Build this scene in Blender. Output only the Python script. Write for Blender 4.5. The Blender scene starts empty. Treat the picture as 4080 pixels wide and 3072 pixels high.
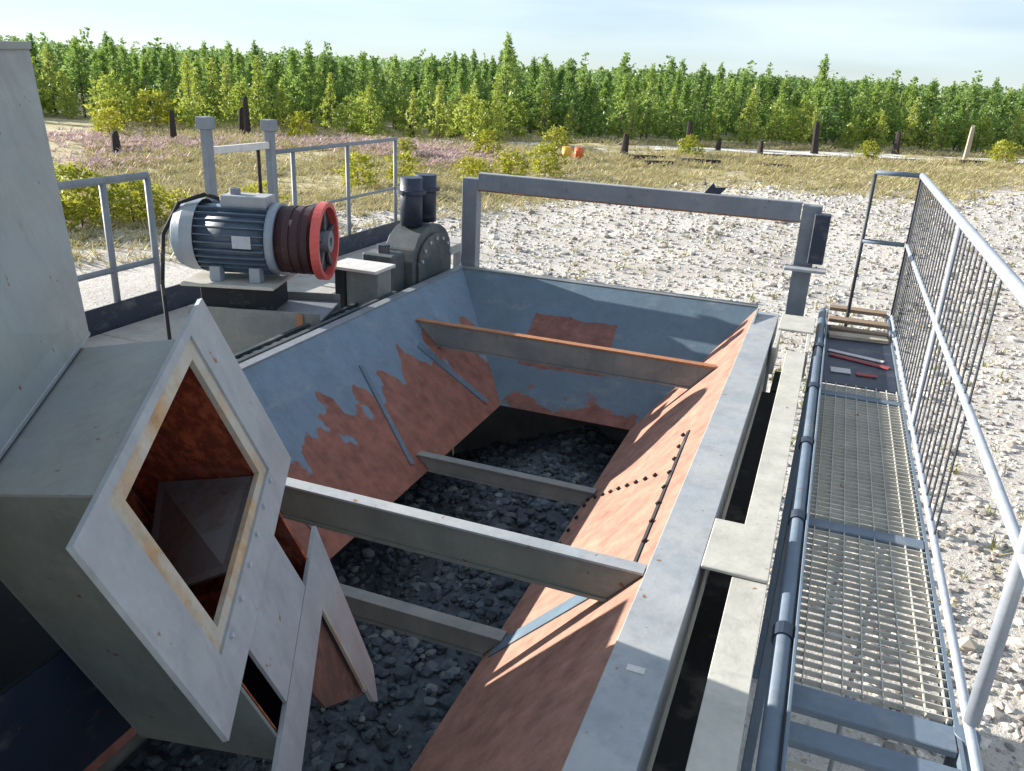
import bpy, bmesh, math, random
import numpy as np
from mathutils import Vector, Matrix, Euler
random.seed(7); rng = np.random.default_rng(7)
SC = bpy.context.scene
COL = SC.collection

# ------------------------------------------------------------------ camera
cam_d = bpy.data.cameras.new('camera'); cam = bpy.data.objects.new('camera', cam_d); COL.objects.link(cam)
cam_d.sensor_width = 36; cam_d.lens = 28.67; cam_d.clip_end = 5000; cam_d.clip_start = 0.05
right = (0.93088, 0.36261, 0.04437); down = (0.16810, -0.31735, -0.93329); fwd = (-0.32434, 0.87625, -0.35637)
M = Matrix(((right[0], -down[0], -fwd[0], 0), (right[1], -down[1], -fwd[1], 0), (right[2], -down[2], -fwd[2], 4.5), (0, 0, 0, 1)))
cam.matrix_world = M
SC.camera = cam

# ------------------------------------------------------------------ sky and sun
SUN_EL = math.radians(17.5); SUN_AZ = math.radians(-88)      # azimuth measured from +Y, clockwise
sun_from = Vector((math.sin(SUN_AZ) * math.cos(SUN_EL), math.cos(SUN_AZ) * math.cos(SUN_EL), math.sin(SUN_EL)))
W = bpy.data.worlds.new('World'); SC.world = W; W.use_nodes = True
nt = W.node_tree; nt.nodes.clear()
out = nt.nodes.new('ShaderNodeOutputWorld'); bg = nt.nodes.new('ShaderNodeBackground')
sky = nt.nodes.new('ShaderNodeTexSky'); sky.sky_type = 'NISHITA'; sky.sun_disc = False
sky.sun_elevation = SUN_EL; sky.sun_rotation = SUN_AZ; sky.air_density = 1.0; sky.dust_density = 0.0; sky.ozone_density = 6.0
tc = nt.nodes.new('ShaderNodeTexCoord'); mp = nt.nodes.new('ShaderNodeMapping'); mp.inputs['Scale'].default_value = (1.2, 1.2, 9.0)
mp.inputs['Rotation'].default_value = (0.0, 0.10, 0.3)
ns = nt.nodes.new('ShaderNodeTexNoise'); ns.inputs['Scale'].default_value = 1.6; ns.inputs['Detail'].default_value = 6
rp = nt.nodes.new('ShaderNodeValToRGB'); rp.color_ramp.elements[0].position = .30; rp.color_ramp.elements[1].position = .72; rp.color_ramp.elements[0].color = (.42, .42, .42, 1)
mul = nt.nodes.new('ShaderNodeMath'); mul.operation = 'MULTIPLY'; mul.inputs[1].default_value = 0.62
mx = nt.nodes.new('ShaderNodeMix'); mx.data_type = 'RGBA'; mx.inputs[7].default_value = (9.2, 10.2, 10.9, 1)
nt.links.new(tc.outputs['Generated'], mp.inputs[0]); nt.links.new(mp.outputs[0], ns.inputs['Vector'])
nt.links.new(ns.outputs['Fac'], rp.inputs[0]); nt.links.new(rp.outputs[0], mul.inputs[0]); nt.links.new(mul.outputs[0], mx.inputs[0])
nt.links.new(sky.outputs[0], mx.inputs[6]); nt.links.new(mx.outputs[2], bg.inputs[0])
bg.inputs[1].default_value = 0.054
nt.links.new(bg.outputs[0], out.inputs[0])
sl = bpy.data.lights.new('sun', 'SUN'); sl.energy = 5.0; sl.angle = math.radians(0.5); sl.color = (1.0, 0.94, 0.85)
so = bpy.data.objects.new('sun', sl); COL.objects.link(so); so.location = (-30, 5, 30)
so.rotation_euler = (-sun_from).to_track_quat('-Z', 'Y').to_euler()
SC.view_settings.view_transform = 'Standard'; SC.view_settings.look = 'None'
SC.view_settings.gamma = 1; SC.view_settings.use_curve_mapping = False
SC.view_settings.exposure = 1.3

# ------------------------------------------------------------------ materials
def newmat(name):
    m = bpy.data.materials.new(name); m.use_nodes = True; t = m.node_tree; t.nodes.clear()
    o = t.nodes.new('ShaderNodeOutputMaterial'); p = t.nodes.new('ShaderNodeBsdfPrincipled')
    t.links.new(p.outputs[0], o.inputs[0]); return m, t, p
def N(t, kind, **kw):
    n = t.nodes.new(kind)
    for k, v in kw.items():
        if k in ('operation', 'data_type', 'blend_type', 'feature', 'clamp', 'interpolation_type'): setattr(n, k, v)
        else: n.inputs[k.replace('_', ' ')].default_value = v
    return n
def pos(t, scale=(1, 1, 1)):
    g = t.nodes.new('ShaderNodeNewGeometry'); m = t.nodes.new('ShaderNodeMapping'); m.inputs['Scale'].default_value = scale
    t.links.new(g.outputs['Position'], m.inputs[0]); return m.outputs[0]
def noise(t, vec, scale, detail=5, rough=.6):
    n = N(t, 'ShaderNodeTexNoise', Scale=scale, Detail=detail, Roughness=rough); t.links.new(vec, n.inputs['Vector']); return n.outputs['Fac']
def ramp(t, fac, stops):
    r = t.nodes.new('ShaderNodeValToRGB'); e = r.color_ramp.elements
    while len(e) < len(stops): e.new(.5)
    for i, (p, c) in enumerate(stops):
        e[i].position = p; e[i].color = (*c, 1) if len(c) == 3 else c
    t.links.new(fac, r.inputs[0]); return r.outputs[0]
def mixc(t, fac, a, b):
    m = t.nodes.new('ShaderNodeMix'); m.data_type = 'RGBA'
    if isinstance(fac, (int, float)): m.inputs[0].default_value = fac
    else: t.links.new(fac, m.inputs[0])
    for s, v in ((6, a), (7, b)):
        if isinstance(v, tuple): m.inputs[s].default_value = (*v, 1)
        else: t.links.new(v, m.inputs[s])
    return m.outputs[2]
def math_(t, op, a, b=None, clamp=False):
    m = t.nodes.new('ShaderNodeMath'); m.operation = op; m.use_clamp = clamp
    for i, v in enumerate((a, b)):
        if v is None: continue
        if isinstance(v, (int, float)): m.inputs[i].default_value = v
        else: t.links.new(v, m.inputs[i])
    return m.outputs[0]
def bump(t, p, h, strength=.3, dist=.01):
    b = t.nodes.new('ShaderNodeBump'); b.inputs['Strength'].default_value = strength; b.inputs['Distance'].default_value = dist
    t.links.new(h, b.inputs['Height']); t.links.new(b.outputs[0], p.inputs['Normal'])
G3 = ((0, 0, 0), (1, 1, 1))
def steel(name, base, rust=(.19, .075, .04), thr=.62, soft=.04, rscale=2.2, rough=.55, zline=None, zamp=1.0, spots=True, dust=None, metallic=0.0, patch=None, streak=.35):
    """painted steel; rust shows where noise exceeds thr; with zline, rust wears in below that height"""
    m, t, p = newmat(name); v = pos(t)
    fine = noise(t, v, 40, 4); mid = noise(t, v, 6, 6); big = noise(t, v, rscale, 7, .65)
    c0 = mixc(t, ramp(t, mid, ((.3, G3[0]), (.75, G3[1]))), tuple(x * .84 for x in base), tuple(min(1, x * 1.14) for x in base))
    c0 = mixc(t, ramp(t, fine, ((.35, (0,) * 3), (.75, (.35,) * 3))), c0, tuple(x * .72 for x in base))
    if dust:
        c0 = mixc(t, ramp(t, noise(t, v, 3.3, 6), ((.42, (0,) * 3), (.66, (.8,) * 3))), c0, dust)
    st = noise(t, pos(t, (9, 9, .9)), 1.6, 6, .65)
    c0 = mixc(t, ramp(t, st, ((.50, (0,) * 3), (.72, (streak,) * 3))), c0, tuple(x * .45 + .02 for x in base))
    ds = noise(t, pos(t, (1.2, 1.2, 3)), 3.1, 7, .7)
    c0 = mixc(t, ramp(t, ds, ((.55, (0,) * 3), (.75, (.30,) * 3))), c0, (.40, .375, .33))
    rc = mixc(t, ramp(t, noise(t, v, 9, 7, .7), ((.3, G3[0]), (.72, G3[1]))), tuple(x * .62 for x in rust), tuple(min(1, x * 1.45) for x in rust))
    f = big
    if zline is not None:
        s = t.nodes.new('ShaderNodeSeparateXYZ'); g = t.nodes.new('ShaderNodeNewGeometry'); t.links.new(g.outputs['Position'], s.inputs[0])
        bl = noise(t, pos(t, (1.0, 1.5, 1.0)), 2.6, 3, .45)
        h = math_(t, 'MULTIPLY', math_(t, 'SUBTRACT', zline, s.outputs[2]), zamp)
        f = math_(t, 'ADD', math_(t, 'ADD', h, math_(t, 'MULTIPLY', math_(t, 'SUBTRACT', big, .5), .5)), math_(t, 'ADD', math_(t, 'MULTIPLY', math_(t, 'SUBTRACT', bl, .5), 1.3), .5))
    if patch:
        s2 = t.nodes.new('ShaderNodeSeparateXYZ'); g2 = t.nodes.new('ShaderNodeNewGeometry'); t.links.new(g2.outputs['Position'], s2.inputs[0])
        pf_ = 1.0
        for ax, lo_, hi_ in patch:
            e_ = math_(t, 'ADD', s2.outputs[ax], math_(t, 'MULTIPLY', math_(t, 'SUBTRACT', big, .5), .10))
            pf_ = math_(t, 'MULTIPLY', math_(t, 'MULTIPLY', math_(t, 'GREATER_THAN', e_, lo_), math_(t, 'LESS_THAN', e_, hi_)), pf_)
        f = math_(t, 'MAXIMUM', f, pf_)
    fac = ramp(t, f, ((max(0, thr - soft), G3[0]), (min(1, thr + soft), G3[1])))
    sc_ = noise(t, pos(t, (2, 14, 2)), 2.4, 6, .7)
    rc = mixc(t, ramp(t, sc_, ((.52, (0,) * 3), (.70, (.45,) * 3))), rc, tuple(min(1, x * .9 + .07) for x in rust))
    c = mixc(t, fac, c0, rc)
    if spots:
        sp = noise(t, v, 26, 3, .5); c = mixc(t, ramp(t, sp, ((.70, G3[0]), (.74, G3[1]))), c, tuple(x * .8 for x in rust))
    t.links.new(c, p.inputs['Base Color'])
    rr = mixc(t, fac, (rough,) * 3, (.85,) * 3); t.links.new(rr, p.inputs['Roughness'])
    p.inputs['Metallic'].default_value = metallic
    bump(t, p, math_(t, 'ADD', math_(t, 'MULTIPLY', fine, .4), math_(t, 'ADD', mid, math_(t, 'MULTIPLY', fac, .35))), .35, .006)
    return m
MAT = {}
MAT['bin'] = steel('grey_olive_paint', (.28, .295, .275), thr=.86, rough=.6, dust=(.25, .28, .30))
MAT['chute'] = steel('olive_paint', (.19, .205, .18), thr=.80, rough=.6)
MAT['flange'] = steel('pale_grey_paint', (.34, .36, .38), thr=.82, rough=.55, rust=(.30, .16, .06))
MAT['lip'] = steel('rust_stained_lip', (.46, .43, .36), thr=.56, soft=.12, rscale=7, rust=(.42, .22, .07))
MAT['redrust'] = steel('deep_red_rust', (.22, .045, .02), thr=.52, soft=.06, rscale=24, rust=(.42, .10, .04), rough=.95, streak=.1)
MAT['brown'] = steel('brown_rust', (.10, .055, .045), thr=.55, soft=.1, rscale=14, rust=(.15, .07, .045), rough=.95)
MAT['baffle'] = steel('scuffed_grey', (.15, .155, .16), thr=.6, soft=.1, rscale=5, rust=(.12, .07, .045))
MAT['wall_left'] = steel('blue_grey_worn', (.13, .20, .27), thr=.64, soft=.012, zline=2.76, zamp=1.6, rust=(.22, .095, .07), spots=False)
MAT['wall_right'] = steel('salmon_rust_wall', (.16, .235, .28), thr=.40, soft=.02, zline=3.12, zamp=1.3, rust=(.30, .155, .11), spots=False)
MAT['wall_far'] = steel('teal_worn', (.10, .155, .205), thr=.72, soft=.015, zline=2.48, zamp=1.5, rust=(.19, .085, .065), spots=False, patch=((0, -1.95, -1.30), (2, 2.50, 2.80)))
MAT['rim'] = steel('dusty_pale_steel', (.32, .345, .37), thr=.78, rust=(.30, .17, .09), rough=.7, dust=(.40, .405, .40))
MAT['beam'] = steel('grey_beam', (.17, .19, .19), thr=.74, soft=.05, rust=(.24, .11, .06), dust=(.25, .25, .23))
MAT['edge'] = steel('orange_edge', (.42, .20, .10), thr=.5, soft=.2, rscale=5, rust=(.33, .13, .05))
MAT['frame'] = steel('slate_frame', (.20, .225, .255), thr=.76, rust=(.22, .10, .06))
MAT['rail'] = steel('cream_dusty_beam', (.50, .485, .43), thr=.74, soft=.06, rscale=5, rust=(.33, .20, .11), rough=.8)
MAT['pipe'] = steel('blue_grey_pipe', (.13, .175, .23), thr=.74, rscale=6, rust=(.20, .09, .05))
MAT['galv'] = steel('galvanised_tube', (.42, .46, .52), thr=.86, rough=.42, metallic=.25, spots=False)
MAT['wire'] = steel('dark_wire', (.035, .042, .055), thr=.9, rough=.6, spots=False)
MAT['navy'] = steel('navy_dark_steel', (.018, .03, .055), thr=.82, rough=.5)
MAT['tealsteel'] = steel('dark_teal_casting', (.04, .06, .07), thr=.74, rough=.55, dust=(.11, .12, .12))
MAT['motor'] = steel('motor_paint', (.24, .30, .36), thr=.84, rough=.42, spots=False, dust=(.28, .30, .32))
MAT['fin'] = steel('motor_fin_paint', (.09, .13, .18), thr=.84, rough=.45, spots=False)
MAT['maroon'] = steel('maroon_rubber', (.035, .010, .014), thr=.9, rough=.6, spots=False)
MAT['redpaint'] = steel('red_paint', (.62, .10, .085), thr=.80, rough=.45, rust=(.25, .04, .03), spots=False)
MAT['dark'] = steel('black_rubber', (.012, .014, .018), thr=.9, rough=.8, spots=False)
MAT['deck'] = steel('dusty_deck', (.40, .385, .35), thr=.72, soft=.08, rscale=3, rust=(.26, .13, .08), rough=.85)
MAT['scrap_red'] = steel('faded_red_sheet', (.34, .07, .07), thr=.7, rough=.7)
MAT['scrap_white'] = steel('chalky_white_sheet', (.62, .60, .58), thr=.75, rough=.7)
MAT['orange'] = steel('orange_plastic', (.75, .16, .04), thr=.9, rough=.5, spots=False)
MAT['yellow'] = steel('yellow_plastic', (.80, .45, .05), thr=.9, rough=.5, spots=False)
def wood(name, c):
    m, t, p = newmat(name); v = pos(t, (3, 30, 30)); f = noise(t, v, 3, 6)
    t.links.new(mixc(t, ramp(t, f, ((.3, G3[0]), (.7, G3[1]))), tuple(x * .55 for x in c), c), p.inputs['Base Color']); p.inputs['Roughness'].default_value = .85
    bump(t, p, f, .4, .004); return m
MAT['timber'] = wood('weathered_timber', (.33, .23, .15)); MAT['timber_pale'] = wood('pale_timber', (.52, .44, .33))
def charred():
    m, t, p = newmat('charred_bark'); f = noise(t, pos(t, (6, 6, 1.5)), 5, 5)
    t.links.new(ramp(t, f, ((.35, (.018, .014, .014)), (.75, (.075, .055, .05)))), p.inputs['Base Color']); p.inputs['Roughness'].default_value = .95
    bump(t, p, f, .8, .03); return m
MAT['char'] = charred()
def bark():
    m, t, p = newmat('pine_bark'); f = noise(t, pos(t, (5, 5, 1.2)), 6, 5)
    t.links.new(ramp(t, f, ((.3, (.07, .05, .038)), (.75, (.22, .17, .13)))), p.inputs['Base Color']); p.inputs['Roughness'].default_value = .95
    bump(t, p, f, .6, .03); return m
MAT['bark'] = bark()
def leafmat(name, cols, trans=.45):
    m = bpy.data.materials.new(name); m.use_nodes = True; t = m.node_tree; t.nodes.clear()
    o = t.nodes.new('ShaderNodeOutputMaterial'); d = t.nodes.new('ShaderNodeBsdfDiffuse'); tr = t.nodes.new('ShaderNodeBsdfTranslucent')
    gl = t.nodes.new('ShaderNodeBsdfGlossy'); gl.inputs['Roughness'].default_value = .45
    ms = t.nodes.new('ShaderNodeMixShader'); ms.inputs[0].default_value = trans
    ms2 = t.nodes.new('ShaderNodeMixShader'); ms2.inputs[0].default_value = .04
    g = t.nodes.new('ShaderNodeNewGeometry'); oi = t.nodes.new('ShaderNodeObjectInfo')
    f = math_(t, 'ADD', math_(t, 'MULTIPLY', g.outputs['Random Per Island'], .45), math_(t, 'MULTIPLY', oi.outputs['Random'], .55))
    k = len(cols); c = ramp(t, f, [(i / (k - 1), cc) for i, cc in enumerate(cols)])
    t.links.new(c, d.inputs[0]); t.links.new(c, tr.inputs[0]); t.links.new(d.outputs[0], ms.inputs[1]); t.links.new(tr.outputs[0], ms.inputs[2])
    t.links.new(ms.outputs[0], ms2.inputs[1]); t.links.new(gl.outputs[0], ms2.inputs[2]); t.links.new(ms2.outputs[0], o.inputs[0]); return m
MAT['pine'] = leafmat('pine_needles', [(.11, .20, .06), (.19, .30, .075), (.28, .40, .085), (.38, .46, .12)])
MAT['pine_far'] = leafmat('far_pine_needles', [(.12, .21, .08), (.19, .29, .09), (.26, .37, .10)])
MAT['young'] = leafmat('yellow_green_needles', [(.22, .31, .05), (.31, .39, .06), (.42, .46, .09), (.36, .43, .14)])
MAT['bush'] = leafmat('yellow_bush_leaves', [(.24, .27, .03), (.36, .37, .035), (.46, .43, .07)])
MAT['dry'] = leafmat('dry_grass_blades', [(.40, .36, .16), (.52, .43, .26), (.42, .42, .15), (.62, .52, .36), (.32, .36, .12)], .3)
MAT['pink'] = leafmat('pink_flower_heads', [(.50, .36, .36), (.58, .44, .42), (.52, .44, .28)], .3)
MAT['weed'] = leafmat('weed_leaves', [(.16, .19, .04), (.30, .27, .10), (.40, .34, .20)], .3)
def stone_mat(name, stops):
    m, t, p = newmat(name); g = t.nodes.new('ShaderNodeNewGeometry')
    c = ramp(t, g.outputs['Random Per Island'], stops)
    t.links.new(mixc(t, ramp(t, noise(t, pos(t), 30, 4), ((.3, (0,) * 3), (.7, (.3,) * 3))), c, stops[-1][1]), p.inputs['Base Color']); p.inputs['Roughness'].default_value = .9; return m
MAT['stone'] = stone_mat('limestone_rubble', [(0, (.10, .10, .105)), (.35, (.27, .25, .235)), (.5, (.62, .58, .52)), (.8, (.70, .67, .61)), (1, (.45, .36, .26))])
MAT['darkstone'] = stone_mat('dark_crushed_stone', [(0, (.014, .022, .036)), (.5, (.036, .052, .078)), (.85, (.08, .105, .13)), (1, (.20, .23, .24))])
def ground_mat():
    m, t, p = newmat('white_limestone_sand'); v = pos(t)
    a = noise(t, v, .35, 6); b = noise(t, v, 2.2, 6, .7); c = noise(t, v, 13, 5, .7); d = noise(t, v, 55, 3, .7)
    sand = mixc(t, ramp(t, a, ((.35, G3[0]), (.7, G3[1]))), (.47, .435, .385), (.66, .63, .58))
    sand = mixc(t, ramp(t, b, ((.5, (0,) * 3), (.72, (.65,) * 3))), sand, (.46, .39, .31))
    sand = mixc(t, ramp(t, c, ((.54, (0,) * 3), (.63, (.8,) * 3))), sand, (.29, .26, .235))
    sand = mixc(t, ramp(t, d, ((.56, (0,) * 3), (.66, (.7,) * 3))), sand, (.17, .16, .155))
    scrub = mixc(t, ramp(t, noise(t, v, .9, 6), ((.35, G3[0]), (.68, G3[1]))), (.33, .30, .13), (.54, .46, .30))
    scrub = mixc(t, ramp(t, noise(t, v, .25, 4), ((.55, (0,) * 3), (.66, (.7,) * 3))), scrub, (.55, .50, .43))
    s = t.nodes.new('ShaderNodeSeparateXYZ'); t.links.new(v, s.inputs[0])
    # scrub starts behind a line across the clearing (ground itself: litter and thin soil); a bare track runs before the trees
    dl = math_(t, 'ADD', math_(t, 'MULTIPLY', s.outputs[0], -.80), math_(t, 'MULTIPLY', s.outputs[1], .60))
    dl = math_(t, 'ADD', dl, math_(t, 'MULTIPLY', math_(t, 'SUBTRACT', noise(t, v, .16, 5), .5), 14))
    f = ramp(t, math_(t, 'MULTIPLY', math_(t, 'SUBTRACT', dl, 24.5), .2), ((0, G3[0]), (.9, G3[1])))
    t.links.new(mixc(t, f, sand, scrub), p.inputs['Base Color']); p.inputs['Roughness'].default_value = .95
    bump(t, p, math_(t, 'ADD', math_(t, 'MULTIPLY', c, .6), math_(t, 'ADD', b, math_(t, 'MULTIPLY', d, .25))), .7, .06); return m
MAT['ground'] = ground_mat()
m, t, p = newmat('white_sand_track'); f_ = noise(t, pos(t), 1.2, 6)
t.links.new(ramp(t, f_, ((.3, (.52, .48, .43)), (.7, (.72, .69, .64)))), p.inputs['Base Color']); p.inputs['Roughness'].default_value = .95; MAT['track'] = m

# ------------------------------------------------------------------ mesh helpers
def link(name, me, parent=None, mat=None):
    o = bpy.data.objects.new(name, me); COL.objects.link(o)
    if mat: me.materials.append(MAT[mat])
    if parent is not None: o.parent = parent
    return o
def origin_of(parent):
    v = Vector((0, 0, 0)); p = parent
    m = Matrix.Identity(4)
    while p is not None:
        m = Matrix.LocRotScale(p.location, p.rotation_euler, p.scale) @ m; p = p.parent
    return m
class MB:
    """collects shapes in world coordinates, builds ONE mesh object (local to its parent)"""
    def __init__(s): s.bm = bmesh.new()
    def _add(s, vs, fs):
        b = [s.bm.verts.new(v) for v in vs]
        for f in fs:
            try: s.bm.faces.new([b[i] for i in f])
            except ValueError: pass
        return s
    def hexa(s, c8): return s._add(c8, [(3, 2, 1, 0), (4, 5, 6, 7), (0, 1, 5, 4), (1, 2, 6, 5), (2, 3, 7, 6), (3, 0, 4, 7)])
    def box(s, x0, x1, y0, y1, z0, z1):
        return s.hexa([(x0, y0, z0), (x1, y0, z0), (x1, y1, z0), (x0, y1, z0), (x0, y0, z1), (x1, y0, z1), (x1, y1, z1), (x0, y1, z1)])
    def bar(s, p0, p1, w, h, up=(0, 0, 1)):
        p0, p1 = Vector(p0), Vector(p1); d = (p1 - p0).normalized(); sd = d.cross(Vector(up))
        if sd.length < 1e-4: sd = d.cross(Vector((1, 0, 0)))
        sd.normalize(); u = sd.cross(d).normalized(); a = sd * w / 2; b = u * h / 2
        return s.hexa([p0 - a - b, p0 + a - b, p0 + a + b, p0 - a + b, p1 - a - b, p1 + a - b, p1 + a + b, p1 - a + b])
    def tube(s, p0, p1, r, n=12, r1=None, cap=True):
        p0, p1 = Vector(p0), Vector(p1); d = (p1 - p0).normalized(); a = d.orthogonal().normalized(); b = d.cross(a); r1 = r if r1 is None else r1
        vs = [p0 + (a * math.cos(k * 2 * math.pi / n) + b * math.sin(k * 2 * math.pi / n)) * r for k in range(n)]
        vs += [p1 + (a * math.cos(k * 2 * math.pi / n) + b * math.sin(k * 2 * math.pi / n)) * r1 for k in range(n)]
        fs = [(k, (k + 1) % n, n + (k + 1) % n, n + k) for k in range(n)]
        if cap: fs += [tuple(reversed(range(n))), tuple(range(n, 2 * n))]
        return s._add(vs, fs)
    def ring(s, c, ax, r0, r1, h, n=32):
        c = Vector(c); d = Vector(ax).normalized(); a = d.orthogonal().normalized(); b = d.cross(a); vs = []
        for (r, z) in ((r0, 0), (r1, 0), (r1, h), (r0, h)):
            vs += [c + d * z + (a * math.cos(k * 2 * math.pi / n) + b * math.sin(k * 2 * math.pi / n)) * r for k in range(n)]
        fs = []
        for q in range(4):
            for k in range(n): fs.append((q * n + k, q * n + (k + 1) % n, ((q + 1) % 4) * n + (k + 1) % n, ((q + 1) % 4) * n + k))
        return s._add(vs, fs)
    def prism(s, poly, off):
        n = len(poly); off = Vector(off); vs = [Vector(p) for p in poly] + [Vector(p) + off for p in poly]
        return s._add(vs, [tuple(range(n)), tuple(reversed(range(n, 2 * n)))] + [(k, n + k, n + (k + 1) % n, (k + 1) % n) for k in range(n)])
    def build(s, name, mat, parent=None, bevel=0.0, smooth=False):
        bm = s.bm; bmesh.ops.recalc_face_normals(bm, faces=bm.faces)
        if bevel: bmesh.ops.bevel(bm, geom=bm.edges[:], offset=bevel, segments=1, affect='EDGES', clamp_overlap=True)
        if parent is not None: bm.transform(origin_of(parent).inverted())
        me = bpy.data.meshes.new(name); bm.to_mesh(me); bm.free()
        if smooth:
            for f in me.polygons: f.use_smooth = len(f.vertices) <= 4
        return link(name, me, parent, mat)
def thing(name, loc, label, cat, group=None, rz=0):
    o = bpy.data.objects.new(name, None); COL.objects.link(o); o.location = loc; o.rotation_euler = (0, 0, rz); o.empty_display_size = .2
    tag(o, label, cat, group); return o
def tag(o, label, cat, group=None):
    o['label'] = label; o['category'] = cat
    if group: o['group'] = group
def copy_to(src, parent, delta):
    c = src.copy(); COL.objects.link(c); c.parent = parent; c.location = Vector(src.location) + Vector(delta); return c
V = Vector

# ------------------------------------------------------------------ ground
def hgt(x, y):
    h = .10 * math.sin(x * .21 + 1.3) * math.cos(y * .17) + .05 * math.sin(x * .63 + y * .41) + .03 * math.sin(1.7 * x - 1.1 * y)
    k = min(1, max(0, (math.hypot(x, y - 4) - 7) / 8)); far = min(1, max(0, (600 - math.hypot(x, y)) / 400))
    return h * k * far
me = bpy.data.meshes.new('ground')
def axis(): 
    a = [0]; st = .45
    while a[-1] < 2600: a.append(a[-1] + st); st = min(st * 1.035, 260)
    a = a[1:]; return [-q for q in reversed(a)] + [0] + a
xs = axis(); ys = axis(); nx = len(xs); ny = len(ys)
vs = [(x, y, hgt(x, y) if abs(x) < 600 and abs(y) < 600 else 0) for y in ys for x in xs]
fs = [(j * nx + i, j * nx + i + 1, (j + 1) * nx + i + 1, (j + 1) * nx + i) for j in range(ny - 1) for i in range(nx - 1)]
me.from_pydata(vs, [], fs); g = link('ground', me, None, 'ground'); g['kind'] = 'structure'
for f in me.polygons: f.use_smooth = True
# bare sandy track in front of the trees
ctr = [(-27, 52.5), (-20, 55.5), (-10, 60.5), (0, 66), (9, 71.5), (20, 78), (34, 87), (52, 99)]
tv = []; tf = []
for i, (x, y) in enumerate(ctr):
    for w_ in (-1.6, -.5, .5, 1.6):
        xx = x - w_ * .45; yy = y + w_ * .9; tv.append((xx, yy, hgt(xx, yy) + .05))
for i in range(len(ctr) - 1):
    for k in range(3): tf.append((i * 4 + k, (i + 1) * 4 + k, (i + 1) * 4 + k + 1, i * 4 + k + 1))
me = bpy.data.meshes.new('sand_track'); me.from_pydata(tv, [], tf); o = link('sand_track', me, None, 'track'); o['kind'] = 'structure'

# ------------------------------------------------------------------ steel hopper
Z0 = 4.5
hop = thing('steel_hopper', (-1.5, 3, 0), 'long rectangular steel feed hopper with rust-worn sloping walls and bright dusty rim', 'hopper')
RX0, RX1, RY0, RY1, RZ = -2.70, -.35, .20, 6.0, 3.0
BX0, BX1, BY0, BY1, BZ = -1.95, -1.0, .80, 5.05, 2.28
def wallq(p, th, name, mat):
    a, b, c, d = [V(q) for q in p]; n = (b - a).cross(d - a).normalized()
    return MB().prism([a, b, c, d], -n * th).build(name, mat, hop)
wl = wallq([(RX0, RY0, RZ), (BX0, BY0, BZ), (BX0, BY1, BZ), (RX0, RY1, RZ)], .012, 'left_wall', 'wall_left')
wr = wallq([(RX1, RY1, RZ), (BX1, BY1, BZ), (BX1, BY0, BZ), (RX1, RY0, RZ)], .012, 'right_wall', 'wall_right')
wf = wallq([(RX0, RY1, RZ), (BX0, BY1, BZ), (BX1, BY1, BZ), (RX1, RY1, RZ)], .012, 'far_wall', 'wall_far')
wn = wallq([(RX1, RY0, RZ), (BX1, BY0, BZ), (BX0, BY0, BZ), (RX0, RY0, RZ)], .012, 'near_wall', 'wall_far')
wl['label'] = 'blue-grey sloping wall with rust-worn lower half'; wr['label'] = 'salmon rusted sloping wall in sunlight'; wf['label'] = 'teal far end wall with a brown rust patch'
# rim flanges (top plate with turned-down outer edge)
MB().box(RX1 - .004, -.195, RY0 - .1, 5.86, 2.996, 3.010).build('rim_flange', 'rim', hop, .002)
MB().box(-.207, -.195, RY0 - .1, 5.86, 2.84, 2.994).build('rim_skirt', 'rim', hop)
MB().box(RX0 - .06, RX0 + .004, RY0 - .1, RY1 + .06, 2.996, 3.008).build('rim_flange', 'frame', hop, .002)
MB().box(RX0 - .06, RX0 - .048, RY0 - .1, RY1 + .06, 2.85, 2.994).build('rim_skirt', 'frame', hop)
MB().box(RX0 + .006, RX1 - .006, RY1 - .004, RY1 + .075, 2.997, 3.009).build('rim_flange', 'beam', hop, .002)
MB().box(RX0 + .006, RX1 - .006, RY1 + .063, RY1 + .075, 2.84, 2.995).build('rim_skirt', 'beam', hop)
def lwx(z): return RX0 + (RZ - z) / (RZ - BZ) * (BX0 - RX0)
def rwx(z): return RX1 - (RZ - z) / (RZ - BZ) * (RX1 - BX1)
def cross(y, z, h, mat, w=.05):
    """channel cross-beam between the two sloping walls: web plate, top strip"""
    zt, zb = z, z - h
    a = [(lwx(zt) + .004, y, zt), (rwx(zt) - .004, y, zt), (rwx(zb) - .004, y, zb), (lwx(zb) + .004, y, zb)]
    o = MB().prism(a, (0, .012, 0)).build('cross_beam', mat, hop, .002)
    s_ = MB().box(lwx(zt) + .004, rwx(zt) - .004, y - .008, y + w, zt + .001, zt + .011).build('top_strip', 'edge' if z > 2.5 and mat != 'chute' else ('rim' if mat == 'chute' else 'beam'), o, .001)
    MB().prism([(lwx(zb) + .004, y - .008, zb - .012), (rwx(zb) - .004, y - .008, zb - .012), (rwx(zb) - .004, y - .008, zb - .001), (lwx(zb) + .004, y - .008, zb - .001)], (0, w, 0)).build('bottom_strip', mat, o)
    return o
cross(4.90, 2.86, .15, 'beam', .045)
cross(2.29, 3.0 - .006, .125, 'chute', .05)
cross(3.91, 2.36, .075, 'beam', .05)
cross(2.54, 2.36, .085, 'beam', .06)
# weld seams and bent panel strips on the inner walls
def on_left(y, z, o=.0): return V((lwx(z) + o * .73, y, z + o * .68))
def on_right(y, z, o=.0): return V((rwx(z) - o * .73, y, z + o * .68))
for (y0, z0, y1, z1, w_) in ((4.06, 2.80, 3.82, 2.34, .035), (4.72, 2.75, 4.93, 2.33, .06), (2.9, 2.98, 2.9, 2.34, .03)):
    a, b = on_left(y0, z0, .004), on_left(y1, z1, .004)
    MB().bar(a, b, w_, .008, (.69, 0, .72)).build('seam_shade_strip', 'wall_far', wl)
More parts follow.
